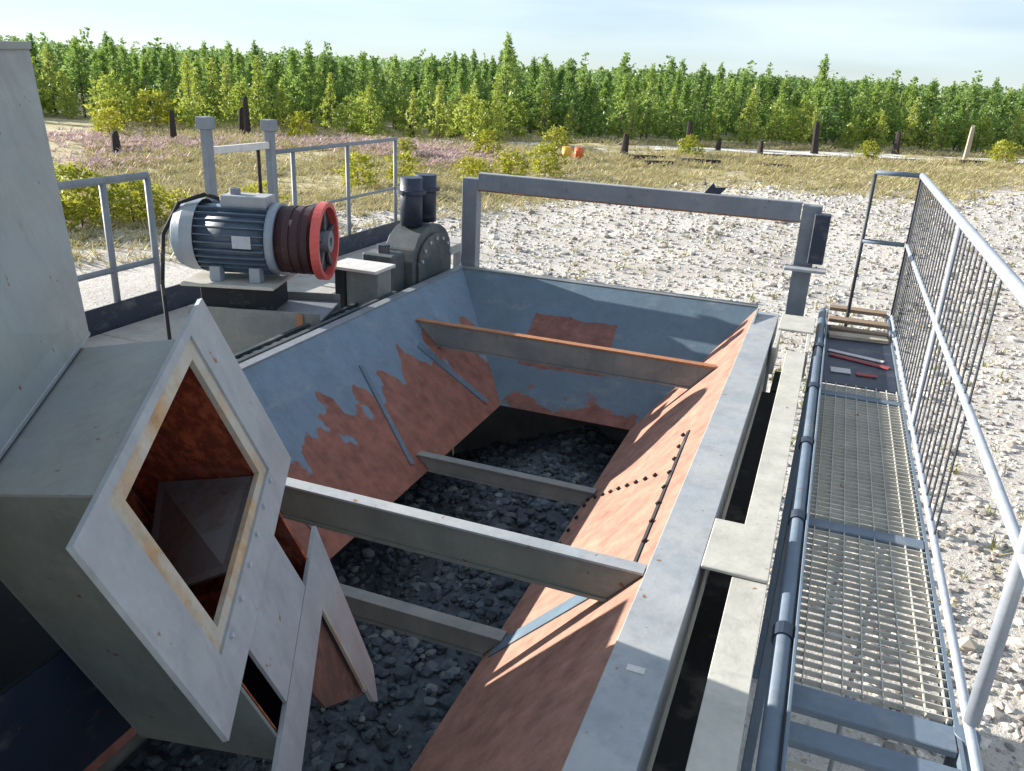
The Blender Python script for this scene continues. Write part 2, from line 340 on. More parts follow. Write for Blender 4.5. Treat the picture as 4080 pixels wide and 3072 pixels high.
# bolted liner plates on the sunlit wall
bolt0 = None
def bolts(pts):
    global bolt0
    for q in pts:
        if bolt0 is None:
            bm_ = MB(); nrm = V((-.73, 0, .68)); bm_.tube(V((0, 0, 0)), nrm * .012, .011, 6); bolt0 = bm_.build('bolt', 'dark', None); bolt0.parent = wr; b = bolt0
        else: b = bolt0.copy(); COL.objects.link(b)
        b.parent = wr; b.location = V(q) - V((-1.5, 3, 0))
def lerp(a, b, k): return a + (b - a) * k
bolts([on_right(lerp(3.88, 3.40, k / 8), lerp(2.33, 2.80, k / 8), .003) for k in range(9)])
bolts([on_right(lerp(3.78, 2.60, k / 7), lerp(2.86, 2.93, k / 7), .003) for k in range(8)])
bolts([on_right(lerp(3.95, 3.1, k / 6), 2.33, .003) for k in range(7)])
MB().bar(on_right(3.80, 2.88, .003), on_right(2.45, 2.925, .003), .02, .006, (-.73, 0, .68)).build('seam_shade_strip', 'dark', wr)
MB().bar(on_right(2.43, 2.88, .003), on_right(2.52, 2.33, .003), .10, .006, (-.73, 0, .68)).build('seam_shade_strip', 'wall_far', wr)  # teal strip stands in for the near cross-beam's shadow on the wall
# outer stiffener ribs, legs that carry the hopper, added sheets that block the sun
for y in (1.0, 3.0, 5.6):
    for x, s_ in ((-2.80, -1), (-.24, 1)):
        MB().box(x - .05, x + .05, y - .05, y + .05, 0, 2.84 if s_ < 0 else 2.835).build('leg', 'frame', hop, .004)
    MB().bar((-2.75, y + .06, 1.2), (-.29, y + .06, 1.2), .06, .08).build('tie_beam', 'frame', hop)
MB().box(-2.735, -2.729, .3, 5.95, .02, 2.845).build('side_sun_block', 'beam', hop)  # these sheets are added to keep low sun from under the hopper
MB().box(-2.728, -.22, 5.95, 5.956, .02, 2.40).build('end_sun_block', 'beam', hop)
MB().box(-.213, -.208, .3, 5.95, .02, 2.83).build('side_sun_block', 'beam', hop)
MB().box(-.194, -.041, .1, 5.04, 2.70, 2.712).build('gap_shade_strip', 'dark', hop)  # dark strip added so the shaded gap beside the rim reads black
MB().box(RX0 + .01, -1.70, RY0, 1.42, 3.012, 3.022).build('cover_plate', 'dark', hop, .002)  # dark sheet and edge added to darken this shaded corner
MB().box(-1.72, -1.70, RY0, 1.42, 2.6, 3.010).build('shade_cover_edge', 'navy', hop, .002)
MB().box(-2.785, -2.772, .05, 2.27, 2.9, 3.72).build('sun_block_plate', 'chute', hop)  # plate added to block the sun from the near right wall
# bracing gussets at the far right corner
MB().prism([(-.345, 5.5, 3.012), (-.345, 5.8, 3.012), (-.345, 5.8, 3.05)], (.01, 0, 0)).build('gusset', 'rim', hop)

# dark crushed stone lying under the open hopper
def ico(r):
    b = bmesh.new(); bmesh.ops.create_icosphere(b, subdivisions=1, radius=1); v = np.array([q.co[:] for q in b.verts]); f = [tuple(q.index for q in fc.verts) for fc in b.faces]; b.free(); return v, f
IV, IF = ico(1)
def stones(name, spots, mat):
    vs = []; fs = []; k = 0
    for (x, y, z, r) in spots:
        s_ = np.array([r * random.uniform(.7, 1.35), r * random.uniform(.7, 1.35), r * random.uniform(.45, .9)])
        a = random.uniform(0, 6.28); ca, sa = math.cos(a), math.sin(a)
        p = IV * (1 + rng.uniform(-.22, .22, (len(IV), 1))) * s_
        p = np.column_stack((p[:, 0] * ca - p[:, 1] * sa, p[:, 0] * sa + p[:, 1] * ca, p[:, 2])) + (x, y, z)
        vs += p.tolist(); fs += [tuple(q + k for q in f) for f in IF]; k += len(IV)
    me = bpy.data.meshes.new(name); me.from_pydata(vs, [], fs); o = link(name, me, None, mat); o['kind'] = 'stuff'; return o
def pile_h(x, y): return max(0, 1.85 - .42 * abs(x + 1.5) + .16 * math.exp(-(y - 4.6) ** 2 / .5) - .22 * max(0, 1.6 - y)) 
sp = []
for _ in range(11000):
    x = random.uniform(-2.6, -.4); y = random.uniform(.4, 5.9); h = pile_h(x, y); r = random.choice((.012, .016, .02, .028, .04))
    if h > .05: sp.append((x, y, h + random.uniform(-.02, .03), r))
dsx = np.linspace(-2.68, -.3, 14); dsy = np.linspace(.3, 5.92, 26)
o = stones('dark_stone_heap', sp, 'darkstone'); 
me = bpy.data.meshes.new('dark_stone_bed')
me.from_pydata([(x, y, pile_h(x, y) + .012) for y in dsy for x in dsx], [], [(j * 14 + i, j * 14 + i + 1, j * 14 + i + 15, j * 14 + i + 14) for j in range(25) for i in range(13)])
o2 = link('dark_stone_bed', me, None, 'darkstone'); o2['kind'] = 'stuff'
for q in (o, o2): q['label'] = 'heap of dark crushed stone under the open hopper'; q['category'] = 'stones'

# ------------------------------------------------------------------ portal frame over the far end
pf = thing('portal_frame', (-1.4, 6.15, 3.0), 'slate grey steel goal-post frame standing over the far end of the hopper', 'frame')
MB().box(-2.765, -2.635, 6.10, 6.20, 2.83, 3.71).build('post', 'frame', pf, .004)
MB().box(-.165, -.035, 6.10, 6.20, 2.83, 3.74).build('post', 'frame', pf, .004)
MB().box(-2.63, -.17, 6.10, 6.112, 3.625, 3.755).build('crossbar', 'frame', pf, .003)
MB().box(-2.63, -.17, 6.114, 6.17, 3.745, 3.757).build('crossbar_lip', 'rim', pf, .002)
MB().box(-2.63, -.17, 6.114, 6.17, 3.613, 3.623).build('crossbar_lip', 'edge', pf, .002)
MB().box(-.075, .03, 5.985, 6.095, 3.36, 3.70).build('clamp_block', 'navy', pf, .006)
MB().box(-.22, .06, 5.97, 6.09, 3.300, 3.320).build('cap_plate', 'rim', pf, .003)
MB().box(-2.80, -2.60, 6.06, 6.24, 2.812, 2.828).build('base_plate', 'frame', pf, .003)
MB().prism([(-.86, 6.13, 3.759), (-.74, 6.13, 3.759), (-.70, 6.13, 3.81), (-.78, 6.13, 3.80), (-.80, 6.13, 3.835), (-.83, 6.13, 3.80)], (0, .03, 0)).build('lifting_lug', 'navy', pf, .003)
for x in (-2.4, -1.9, -1.4, -.9, -.5): MB().tube((x, 6.10, 3.69), (x, 6.088, 3.69), .013, 6).build('bolt', 'frame', pf)

# ------------------------------------------------------------------ cream beam and pipe beside the hopper
br = thing('side_beam', (-.03, 3, 2.8), 'cream dust-covered steel beam running beside the sunlit hopper rim', 'beam')
MB().box(-.090, .022, .1, 5.05, 2.985, 2.998).build('top_plate', 'rail', br, .002)
MB().box(-.040, -.028, .1, 5.05, 2.80, 2.983).build('web', 'rail', br)
MB().box(-.090, .022, .1, 5.05, 2.785, 2.798).build('bottom_plate', 'rail', br, .002)
MB().box(-.193, .0225, 2.40, 2.74, 3.000, 3.014).build('tie_plate', 'rail', br, .003)
MB().box(-.175, .050, 5.47, 5.86, 3.000, 3.016).build('tie_plate', 'rail', br, .003)
MB().box(-.175, -.150, 5.05, 5.47, 2.83, 3.005).build('end_cheek', 'rail', br, .003)
MB().box(.012, .036, 5.06, 5.47, 2.83, 3.005).build('end_cheek', 'rail', br, .003)
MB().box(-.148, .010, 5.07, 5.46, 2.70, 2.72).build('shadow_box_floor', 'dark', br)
for y in (.6, 3.1, 5.55): MB().box(-.075, .005, y - .05, y + .05, 0, 2.783).build('leg', 'frame', br, .004)
MB().box(-.30, -.25, 1.80, 1.825, 3.0105, 3.0125).build('paint_chip', 'scrap_white', hop)
pp = thing('steel_pipe', (.088, 3, 2.7), 'blue-grey steel pipe running alongside the cream beam', 'pipe')
MB().tube((.090, .1, 2.965), (.090, 6.3, 2.965), .026, 14).build('pipe_run', 'pipe', pp, smooth=True)
MB().box(.120, .130, .1, 6.3, 2.84, 2.99).build('backing_flat', 'pipe', pp, .002)
for y in (.5, 1.5, 2.2, 2.95, 3.7, 4.5, 5.3): MB().ring((.090, y - .03, 2.965), (0, 1, 0), .0265, .033, .06, 14).build('coupling', 'navy', pp)
for y in (1.0, 3.4, 5.8): MB().box(.066, .114, y - .03, y + .03, 0, 2.938).build('support_post', 'pipe', pp, .003)

# ------------------------------------------------------------------ right-hand walkway and mesh guard railing
RXx = .59
wk = thing('open_walkway', (.36, 4.2, 2.8), 'open steel walkway frame between the pipe and the mesh railing', 'walkway')
for y, wd in ((2.05, .10), (1.90, .08), (3.12, .07), (4.72, .06), (6.45, .06)):
    MB().box(.134, .560, y - wd / 2, y + wd / 2, 2.862, 2.886).build('member_shade_band', 'pipe', wk, .003)  # the broad near ones stand in for shadow bands across the walkway
MB().box(.562, .574, 1.8, 6.75, 2.80, 2.886).build('edge_angle', 'pipe', wk)
gb = MB().box(.136, .560, 2.13, 2.134, 2.868, 2.886).build('grating_bar', 'rail', wk)
for k in range(1, 66):
    if .93 < k * .042 < 1.03: continue
    copy_to(gb, wk, (0, k * .042, 0))
gl_ = MB().box(.16, .164, 2.12, 4.93, 2.870, 2.884).build('grating_rod', 'rail', wk)
for k in range(1, 8): copy_to(gl_, wk, (k * .055, 0, 0))
for k in range(1, 20): copy_to(gb, wk, (0, -.30 - k * .042, 0))
MB().box(.14, .555, 4.95, 6.30, 2.862, 2.870).build('floor_plate', 'navy', wk, .002)
for k, (y, h_) in enumerate(((6.36, 0), (6.72, 0))): MB().box(.14, .555, y - .05, y + .05, 2.888, 2.915).build('cleat', 'timber', wk, .003)
gr = thing('mesh_railing', (RXx, 4.4, 2.8), 'galvanised tube guard railing with dark vertical wires on the open walkway', 'railing')
def rail(p0, p1, r=.022, name='rail', mat='galv'): return MB().tube(p0, p1, r, 12).build(name, mat, gr, smooth=True)
rail((RXx, 1.0, 3.95), (RXx, 6.66, 3.95), .022, 'top_rail'); rail((RXx, 1.0, 3.45), (RXx, 6.66, 3.45), .016, 'mid_rail')
rail((RXx, 1.0, 2.91), (RXx, 6.66, 2.91), .014, 'bottom_rail')
rail((.28, 6.66, 3.95), (RXx - .02, 6.66, 3.95), .017, 'top_rail', 'pipe'); rail((.28, 6.66, 3.45), (RXx - .02, 6.66, 3.45), .017, 'mid_rail', 'pipe')
for x, y in ((RXx, 6.66), (.28, 6.66)): rail((x, y, 2.78), (x, y, 3.94), .013, 'post', 'wire')
rail((RXx, 2.08, 0), (RXx, 2.08, 2.89), .034, 'post', 'pipe'); rail((RXx, 2.08, 2.93), (RXx, 2.08, 3.94), .020, 'post', 'galv')
rail((RXx, 4.35, 0), (RXx, 4.35, 3.94), .014, 'post', 'galv')
rail((RXx, 6.66, 0), (RXx, 6.66, 2.9), .03, 'post', 'pipe')
w0 = MB().tube((RXx, 3.15, 2.92), (RXx, 3.15, 3.93), .0045, 5).build('wire', 'wire', gr)
yv = 3.15
while yv < 6.5:
    yv += .115
    c = copy_to(w0, gr, (0, yv - 3.15, 0))

# loose boards and scraps left on the walkway plate
def board(name, x0, x1, y, z, w_, h_, rz, mat, label, cat, group=None):
    o = MB().bar((x0, y, z), (x1, y + (x1 - x0) * math.tan(rz), z), w_, h_).build(name, mat, None, .003); tag(o, label, cat, group); return o
board('timber_plank', .15, .54, 5.98, 2.884, .10, .026, .10, 'timber_pale', 'pale weathered plank laid across the dark walkway plate', 'plank')
board('timber_plank', .16, .55, 6.17, 2.884, .08, .026, -.05, 'timber', 'brown timber plank laid against the cleat on the walkway plate', 'plank')
board('red_sheet_strip', .17, .53, 5.52, 2.876, .05, .010, -.35, 'scrap_red', 'faded red metal strip lying askew on the walkway plate', 'scrap')
board('white_sheet_strip', .16, .50, 5.62, 2.875, .045, .008, -.30, 'scrap_white', 'chalky white strip lying beside the faded red strip', 'scrap')
board('white_offcut', .18, .30, 5.20, 2.875, .09, .008, .05, 'scrap_white', 'chalky white square offcut on the walkway plate', 'scrap')
board('red_offcut', .33, .45, 5.18, 2.875, .05, .009, .05, 'scrap_red', 'small faded red offcut beside the white square offcut', 'scrap')

# ------------------------------------------------------------------ chute column with two flanged openings, and the flared bin
T0 = V((-1.628, 1.795, -.631 + Z0)); U = V((.223, .308, -.925)); Vv = V((.454, -.872, -.181)); Nn = V((.863, .379, .334))
Nn.normalize(); Vv = (Vv - Nn * Vv.dot(Nn)).normalized(); U = (U - Nn * U.dot(Nn)); U = (U - Vv * U.dot(Vv)).normalized()
def Q(u, v, n=0): return T0 + U * u + Vv * v + Nn * n
E_ = (-Nn - Vv * .45)
def QE(u, v, k): return Q(u, v, -.012) + E_ * k
ch = thing('chute_column', (-1.6, 1.6, 2.4), 'olive grey box chute with two flanged openings rusted red inside, leaning over the hopper', 'chute')
D = .50
def plate(name, pts, th, mat, parent=None, bev=0):
    a, b, c = [V(q) for q in pts[:3]]; n = (b - a).cross(c - b).normalized()
    return MB().prism(pts, n * th).build(name, mat, parent or ch, bev)
UB = .96; v0, v1 = .24, .86
plate('top_plate', [QE(.012, v0 - .012, 0), QE(.012, v1 + .012, 0), QE(.012, v1 + .012, D + .012), QE(.012, v0 - .012, D + .012)], .008, 'bin')
plate('back_skin', [QE(.012, v0 - .01, D + .002), QE(UB, v0 - .01, D + .002), QE(UB, v1 + .01, D + .002), QE(.012, v1 + .01, D + .002)], -.008, 'chute')
plate('side_plate', [QE(.02, v1, 0), QE(UB, v1, 0), QE(UB, v1, D), QE(.02, v1, D)], -.008, 'chute')
plate('side_plate', [QE(.02, v0, 0), QE(UB, v0, 0), QE(UB, v0, D), QE(.02, v0, D)], .008, 'redrust')
plate('back_plate', [QE(.03, v0 + .01, D - .01), QE(UB, v0 + .01, D - .01), QE(UB, v1 - .01, D - .01), QE(.03, v1 - .01, D - .01)], .008, 'redrust')
plate('divider_plate', [QE(.66, v0 + .012, .02), QE(.66, v1 - .012, .02), QE(.66, v1 - .012, D - .02), QE(.66, v0 + .012, D - .02)], .008, 'redrust')
plate('baffle_plate', [QE(.475, v0 + .012, .004), QE(.475, v1 - .22, .004), QE(.62, v1 - .22, .36), QE(.50, v0 + .012, .36)], .008, 'baffle')
# liners so that the inside of the outer skin reads as rust
plate('inner_liner', [QE(.035, v0 + .012, .01), QE(.035, v1 - .012, .01), QE(.035, v1 - .012, D - .02), QE(.035, v0 + .012, D - .02)], .004, 'redrust')
plate('inner_liner', [QE(.04, v1 - .014, .01), QE(UB, v1 - .014, .01), QE(UB, v1 - .014, D - .02), QE(.04, v1 - .014, D - .02)], .004, 'redrust')
plate('web_plate', [Q(.602, .36), Q(.838, .36), Q(.838, .77), Q(.602, .77)], .010, 'flange')
plate('inner_web', [Q(.40, .26, -.011), Q(1.0, .26, -.011), Q(1.0, .84, -.011), Q(.40, .84, -.011)], -.006, 'chute') if False else None
def flange(u0, u1, va, vb, hu0, hu1, hva, hvb):
    """frame made as one ring plate, plus a raised inner lip"""
    def ringmesh(o0, o1, ov0, ov1, i0, i1, iv0, iv1, n0, n1, name, mat, parent):
        mb = MB(); pts = []
        for n in (n0, n1):
            for (a, b) in ((o0, ov0), (o1, ov0), (o1, ov1), (o0, ov1)): pts.append(Q(a, b, n))
            for (a, b) in ((i0, iv0), (i1, iv0), (i1, iv1), (i0, iv1)): pts.append(Q(a, b, n))
        fs = []
        for k in range(4):
            j = (k + 1) % 4
            fs += [(k, j, 4 + j, 4 + k), (8 + k, 12 + k, 12 + j, 8 + j), (k, 8 + k, 8 + j, j), (4 + k, 4 + j, 12 + j, 12 + k)]
        return mb._add(pts, fs).build(name, mat, parent)
    fl = ringmesh(u0, u1, va, vb, hu0 - .045, hu1 + .03, hva - .05, hvb + .06, 0, .014, 'flange', 'flange', ch)
    ringmesh(hu0 - .046, hu1 + .031, hva - .051, hvb + .061, hu0, hu1, hva, hvb, -.010, .006, 'rusted_lip', 'lip', fl)
    b0 = None
    for k in range(6):
        for (uu, vv) in ((u1 - .085, lerp(va + .22, vb - .22, k / 5)),):
            if b0 is None:
                b0 = MB().tube(Q(uu, vv, .012), Q(uu, vv, .022), .007, 6).build('bolt', 'galv', fl); q0 = Q(uu, vv)
            else: copy_to(b0, fl, Q(uu, vv) - q0)
    return fl
flange(0, .60, 0.02, 1.04, .07, .47, .25, .83)
fin = plate('fin_plate', [Q(.842, .08, 0), Q(.842, 1.5, 0), Q(.965, 1.5, 0), Q(.965, .33, 0), Q(1.40, .37, 0), Q(1.44, .345, 0), Q(1.38, .24, 0)], -.014, 'flange')
plate('fin_back', [Q(.955, .31, -.02), Q(.955, .62, -.02), Q(1.10, .60, -.02), Q(1.36, .365, -.02)], -.008, 'brown', fin)
plate('rusted_edge', [Q(.966, .345, .002), Q(1.33, .385, .002), Q(1.33, .372, .002), Q(.966, .331, .002)], -.01, 'lip', fin)
plate('foot_plate', [QE(UB, v0, 0), QE(UB, v1, 0), QE(UB, v1, D), QE(UB, v0, D)], .01, 'navy')
bn = thing('flared_bin', (-2.9, 1.3, 3.3), 'big grey-olive flared steel bin towering beside the hopper', 'bin')
A0 = -.34
lo = [Q(-.002, .02, A0), Q(-.002, 1.5, A0), Q(-.002, 1.5, A0 - 1.0), Q(-.002, -.02, A0 - 1.0)]
hi = [Q(-.70, -.575, A0), Q(-.70, 2.1, A0), Q(-.70, 2.1, A0 - 1.5), Q(-.70, -.9, A0 - 1.5)]
for q in hi: q.z = 4.505 + (q.z - hi[0].z) * .12
for nme, i, j in (('front_plate', 0, 1), ('side_plate', 1, 2), ('back_plate', 2, 3), ('side_plate', 3, 0)):
    MB().prism([lo[i], lo[j], hi[j], hi[i]], -( (lo[j] - lo[i]).cross(hi[i] - lo[i]).normalized()) * (.008 if i == 0 else .008)).build(nme, 'bin', bn)
for i in range(4): MB().bar(hi[i] + V((0, 0, .012)), hi[(i + 1) % 4] + V((0, 0, .012)), .03, .02).build('rim', 'bin', bn)
MB().bar(lo[0] + Nn * .006, lo[1] + Nn * .006, .010, .010).build('weld_bead', 'flange', bn)
MB().prism(lo, (0, 0, -.01)).build('floor_plate', 'bin', bn)
for q in (lo[2] * .5 + lo[3] * .5, lo[3], lo[2]): MB().box(q.x - .06, q.x + .06, q.y - .06, q.y + .06, 0, q.z - .012).build('leg', 'chute', bn, .004)
MB().bar(Q(.2, .5, -.75), Q(.2, .5, -.56), .3, .3).build('mount_block', 'chute', bn)

# ------------------------------------------------------------------ deck on the left, its toe board and railing
dk = thing('steel_deck', (-4, 5, 0), 'dusty sunlit steel deck with navy toe board left of the hopper', 'deck')
for k in range(4):
    MB().box(-4.96, -2.80, 2.6 + k * .9, 3.488 + k * .9, 2.515, 2.53).build('deck_plate', 'deck', dk, .002)
for k in range(3): MB().box(-4.96, -4.15, 6.2 + k * 1.05, 7.238 + k * 1.05, 2.515, 2.53).build('deck_plate', 'deck', dk, .002)
MB().box(-5.0, -4.985, 2.5, 9.35, 2.44, 2.72).build('toe_board', 'navy', dk)
for x, y in ((-4.9, 2.7), (-4.9, 6.0), (-2.9, 2.7), (-2.9, 6.0), (-4.9, 9.2), (-4.2, 9.2)): MB().box(x - .05, x + .05, y - .05, y + .05, 0, 2.42).build('leg', 'frame', dk, .003)
for x in (-4.9, -2.9): MB().box(x - .04, x + .04, 2.62, 6.15, 2.422, 2.512).build('bearer', 'frame', dk)
for x in (-4.87, -4.2): MB().box(x - .04, x + .04, 6.2, 9.3, 2.422, 2.512).build('bearer', 'frame', dk)
lr = thing('deck_railing', (-5.02, 4.6, 2.7), 'blue-grey tube railing with two bays on the sunlit deck edge', 'railing')
def tb(par, p0, p1, r, nm, mat='frame'): return MB().tube(p0, p1, r, 10).build(nm, mat, par, smooth=True)
tb(lr, (-5.03, 3.2, 3.63), (-5.03, 5.10, 3.63), .030, 'top_rail'); tb(lr, (-5.03, 3.2, 2.96), (-5.03, 5.10, 2.96), .024, 'mid_rail')
for y in (3.3, 4.66, 5.10): tb(lr, (-5.03, y, 2.46), (-5.03, y, 3.615), .026, 'post')
gp = thing('deck_gate', (-5.02, 6.2, 2.7), 'two tall steel gate posts joined by a pale bar behind the motor', 'gate')
for y, h in ((5.82, 4.05), (6.68, 4.0)):
    MB().box(-5.07, -4.99 - .01, y - .04, y + .04, 2.46, h - .1).build('post', 'frame', gp, .004)
    MB().box(-5.09, -4.98, y - .06, y + .06, h - .1, h).build('post_cap', 'frame', gp, .004)
MB().box(-5.06, -5.01, 5.862, 6.638, 3.74, 3.80).build('cross_bar', 'scrap_white', gp, .003)
tb(gp, (-5.04, 6.50, 2.46), (-5.04, 6.50, 3.735), .018, 'stay', 'char')
wr2 = thing('walkway_railing', (-5.02, 8, 2.7), 'slim blue-grey railing running from the gate posts to the deck end', 'railing')
tb(wr2, (-5.03, 6.73, 3.70), (-5.03, 9.12, 3.70), .022, 'top_rail')
for y in (7.02, 8.02, 9.10): tb(wr2, (-5.03, y, 2.46), (-5.03, y, 3.68), .024, 'post')
tb(wr2, (-5.03, 6.73, 3.12), (-5.03, 9.12, 3.12), .016, 'mid_rail')

# ------------------------------------------------------------------ electric motor with red pulley
MC = V((-3.45, 4.42, 3.42)); ang = math.atan2(.302, .953)
mt = thing('electric_motor', (MC.x, MC.y, 3.16), 'finned blue-grey electric motor with red-rimmed pulley on a pedestal', 'motor', rz=ang)
AX = V((math.cos(ang), math.sin(ang), 0)); SDm = V((-AX.y, AX.x, 0)); UPm = V((0, 0, 1))
def mp_(x, y=0, z=0): return MC + AX * x + SDm * y + UPm * z
MB().tube(mp_(-.36), mp_(.10), .205, 32).build('body', 'fin', mt, smooth=True)
cw = MB(); prof = [(-.56, .05), (-.55, .15), (-.51, .205), (-.45, .228), (-.362, .235)]
for (x0, r0), (x1, r1) in zip(prof, prof[1:]): cw.tube(mp_(x0), mp_(x1), r0, 28, r1, cap=(x0 == -.56))
cw.build('fan_cowl', 'motor', mt, smooth=True)
for k in range(30):
    a = k * 2 * math.pi / 30
    if abs(((a - math.pi / 2 + math.pi) % (2 * math.pi)) - math.pi) < .35: continue
    d = SDm * math.cos(a) + UPm * math.sin(a)
    MB().bar(mp_(-.355) + d * .220, mp_(.095) + d * .220, .007, .036, d).build('fin', 'fin', mt)
MB().tube(mp_(.10), mp_(.155), .232, 32).build('end_shield', 'motor', mt, smooth=True)
MB().box(0, 0, 0, 0, 0, 0).bm.free()
tbx = MB(); tbx.hexa([mp_(-.22 + dx * .30, -.09 + dy * .18, .20 + dz * .075) for dx, dy, dz in ((0, 0, 0), (1, 0, 0), (1, 1, 0), (0, 1, 0), (0, 0, 1), (1, 0, 1), (1, 1, 1), (0, 1, 1))])
tbx.build('terminal_box', 'rim', mt, .006)
cb = MB(); cp = [mp_(-.23, -.02, .235), mp_(-.33, -.04, .27), mp_(-.48, -.10, .22), mp_(-.58, -.16, .02), mp_(-.60, -.20, -.30), mp_(-.58, -.22, -.86)]
for a_, b_ in zip(cp, cp[1:]): cb.tube(a_, b_, .014, 7)
cb.build('power_cable', 'dark', mt, smooth=True)
MB().hexa([mp_(-.10 + dx * .12, -.2365 - dy * .004, -.03 + dz * .08) for dx, dy, dz in ((0, 0, 0), (1, 0, 0), (1, 1, 0), (0, 1, 0), (0, 0, 1), (1, 0, 1), (1, 1, 1), (0, 1, 1))]).build('name_plate', 'galv', mt)
MB().ring(mp_(-.15, 0, .275), UPm, .02, .035, .04, 12).build('lifting_eye', 'frame', mt)
MB().tube(mp_(.157), mp_(.40), .215, 32).build('belt_drum', 'maroon', mt, smooth=True)
for x in (.21, .27, .33): MB().ring(mp_(x), AX, .214, .221, .04, 32).build('belt', 'maroon', mt)
pl_ = MB().ring(mp_(.402), AX, .222, .252, .055, 40).build('pulley_rim', 'redpaint', mt, smooth=False)
MB().ring(mp_(.41), AX, .03, .07, .06, 20).build('hub', 'frame', pl_)
MB().tube(mp_(.401), mp_(.408), .221, 32).build('pulley_web', 'navy', pl_)
for k in range(5):
    a = k * 2 * math.pi / 5 + .3; d = SDm * math.cos(a) + UPm * math.sin(a)
    MB().bar(mp_(.425) + d * .072, mp_(.425) + d * .221, .035, .02, AX).build('spoke', 'tealsteel', pl_)
for x in (-.28, -.02):
    for s_ in (-1, 1):
        MB().hexa([mp_(x + a * .07, s_ * (.12 + b * .08), -.262 + c * .10) for a, b, c in ((0, 0, 0), (1, 0, 0), (1, 1, 0), (0, 1, 0), (0, 0, 1), (1, 0, 1), (1, 1, 1), (0, 1, 1))]).build('foot', 'motor', mt, .004)
pdm = thing('motor_pedestal', (-3.45, 4.42, 2.53), 'grey steel pedestal with pale top plate carrying the finned motor', 'pedestal', rz=ang)
def obox(x0, x1, y0, y1, z0, z1, nm, mat, par, bev=.004):
    return MB().hexa([mp_(x, y, z - MC.z) for x, y, z in ((x0, y0, z0), (x1, y0, z0), (x1, y1, z0), (x0, y1, z0), (x0, y0, z1), (x1, y0, z1), (x1, y1, z1), (x0, y1, z1))]).build(nm, mat, par, bev)
obox(-.45, .16, -.27, .27, 3.135, 3.157, 'top_plate', 'rail', pdm)
obox(-.36, .10, -.18, .18, 2.95, 3.133, 'riser', 'dark', pdm)
obox(-.42, .45, -.26, -.245, 2.56, 3.0, 'side_plate', 'beam', pdm)
obox(-.42, .45, .245, .26, 2.56, 3.0, 'side_plate', 'beam', pdm)
obox(-.42, .45, -.24, .24, 2.93, 2.948, 'shelf', 'frame', pdm)
obox(-.50, .50, -.30, .30, 2.532, 2.556, 'base_plate', 'beam', pdm)
obox(.30, .345, -.275, -.262, 2.60, 2.99, 'stiffener', 'edge', pdm)

# ------------------------------------------------------------------ ribbed feeder strip along the outside of the left rim
rb = thing('ribbed_guard', (-3.0, 4.3, 2.53), 'dark slotted guard of steel ribs along the outer left rim of the hopper', 'guard')
MB().bar((-2.83, 3.35, 2.96), (-2.83, 5.1, 2.96), .03, .06).build('side_bar', 'tealsteel', rb)
MB().bar((-3.02, 3.35, 2.90), (-3.02, 5.1, 2.90), .03, .06).build('side_bar', 'tealsteel', rb)
r0 = MB().bar((-3.002, 3.42, 2.905), (-2.848, 3.42, 2.955), .035, .02).build('rib', 'navy', rb)
for k in range(1, 19): copy_to(r0, rb, (0, k * .09, 0))
MB().box(-3.02, -2.83, 3.36, 5.09, 2.84, 2.85).build('tray', 'dark', rb)
for y in (3.45, 4.95): MB().box(-2.95, -2.90, y - .025, y + .025, 2.532, 2.838).build('support_leg', 'frame', rb)
bx_ = MB().box(-3.75, -3.55, 3.62, 3.80, 2.532, 2.60).build('orange_bracket', 'orange', None, .008); tag(bx_, 'small orange bracket left on the deck under the motor', 'bracket')

# ------------------------------------------------------------------ bearing block with twin uprights
bb = thing('bearing_block', (-2.95, 5.6, 2.53), 'dark teal half-round bearing housing with two navy uprights beside the portal frame', 'bearing')
hp = [(-3.09, 5.72 - .33 * math.cos(a), 3.14 + .25 * math.sin(a)) for a in np.linspace(0, math.pi, 9)]
MB().prism([(-3.09, 5.39, 2.72)] + hp + [(-3.09, 6.05, 2.72)], (.26, 0, 0)).build('housing', 'tealsteel', bb, .008)
MB().prism([(-2.825, 5.72 - .28 * math.cos(a), 3.12 + .20 * math.sin(a)) for a in np.linspace(0, math.pi, 9)] + [(-2.825, 6.0, 2.80), (-2.825, 5.44, 2.80)], (.02, 0, 0)).build('cover_plate', 'tealsteel', bb, .004)
for y in (5.62, 5.86):
    MB().tube((-2.97, y, 3.38), (-2.97, y, 3.74), .085, 20).build('upright', 'navy', bb, smooth=True)
    MB().tube((-2.97, y, 3.62), (-2.97, y, 3.645), .112, 20).build('collar', 'navy', bb)
for k in range(7):
    a = math.pi * (k + .5) / 7; y = 5.72 - .25 * math.cos(a); z = 3.10 + .18 * math.sin(a)
    MB().tube((-2.804, y, z), (-2.79, y, z), .014, 6).build('bolt', 'galv', bb)
MB().box(-3.16, -2.90, 5.20, 5.388, 2.72, 3.22).build('gear_case', 'tealsteel', bb, .012)
MB().tube((-3.03, 5.29, 3.22), (-3.03, 5.29, 3.28), .05, 12).build('filler_cap', 'navy', bb)
MB().box(-3.16, -2.80, 5.15, 6.12, 2.69, 2.718).build('foot_plate', 'frame', bb)
MB().box(-3.08, -2.84, 5.2, 6.05, 2.533, 2.688).build('plinth', 'frame', bb)
b2 = thing('side_pedestal', (-2.98, 4.95, 2.53), 'grey box pedestal with white top plate beside the bearing housing', 'pedestal')
MB().box(-3.12, -2.86, 5.105 - .0, 5.15, 2.533, 3.17).build('upright_plate', 'beam', b2) if False else None
MB().box(-3.18, -3.10, 4.86, 5.08, 2.533, 3.165).build('column', 'dark', b2, .004)
MB().box(-3.098, -2.84, 4.88, 5.07, 2.86 + .0, 3.165).build('box', 'beam', b2, .004)
MB().box(-3.22, -2.82, 4.82, 5.10, 3.167, 3.19).build('top_plate', 'scrap_white', b2, .003)

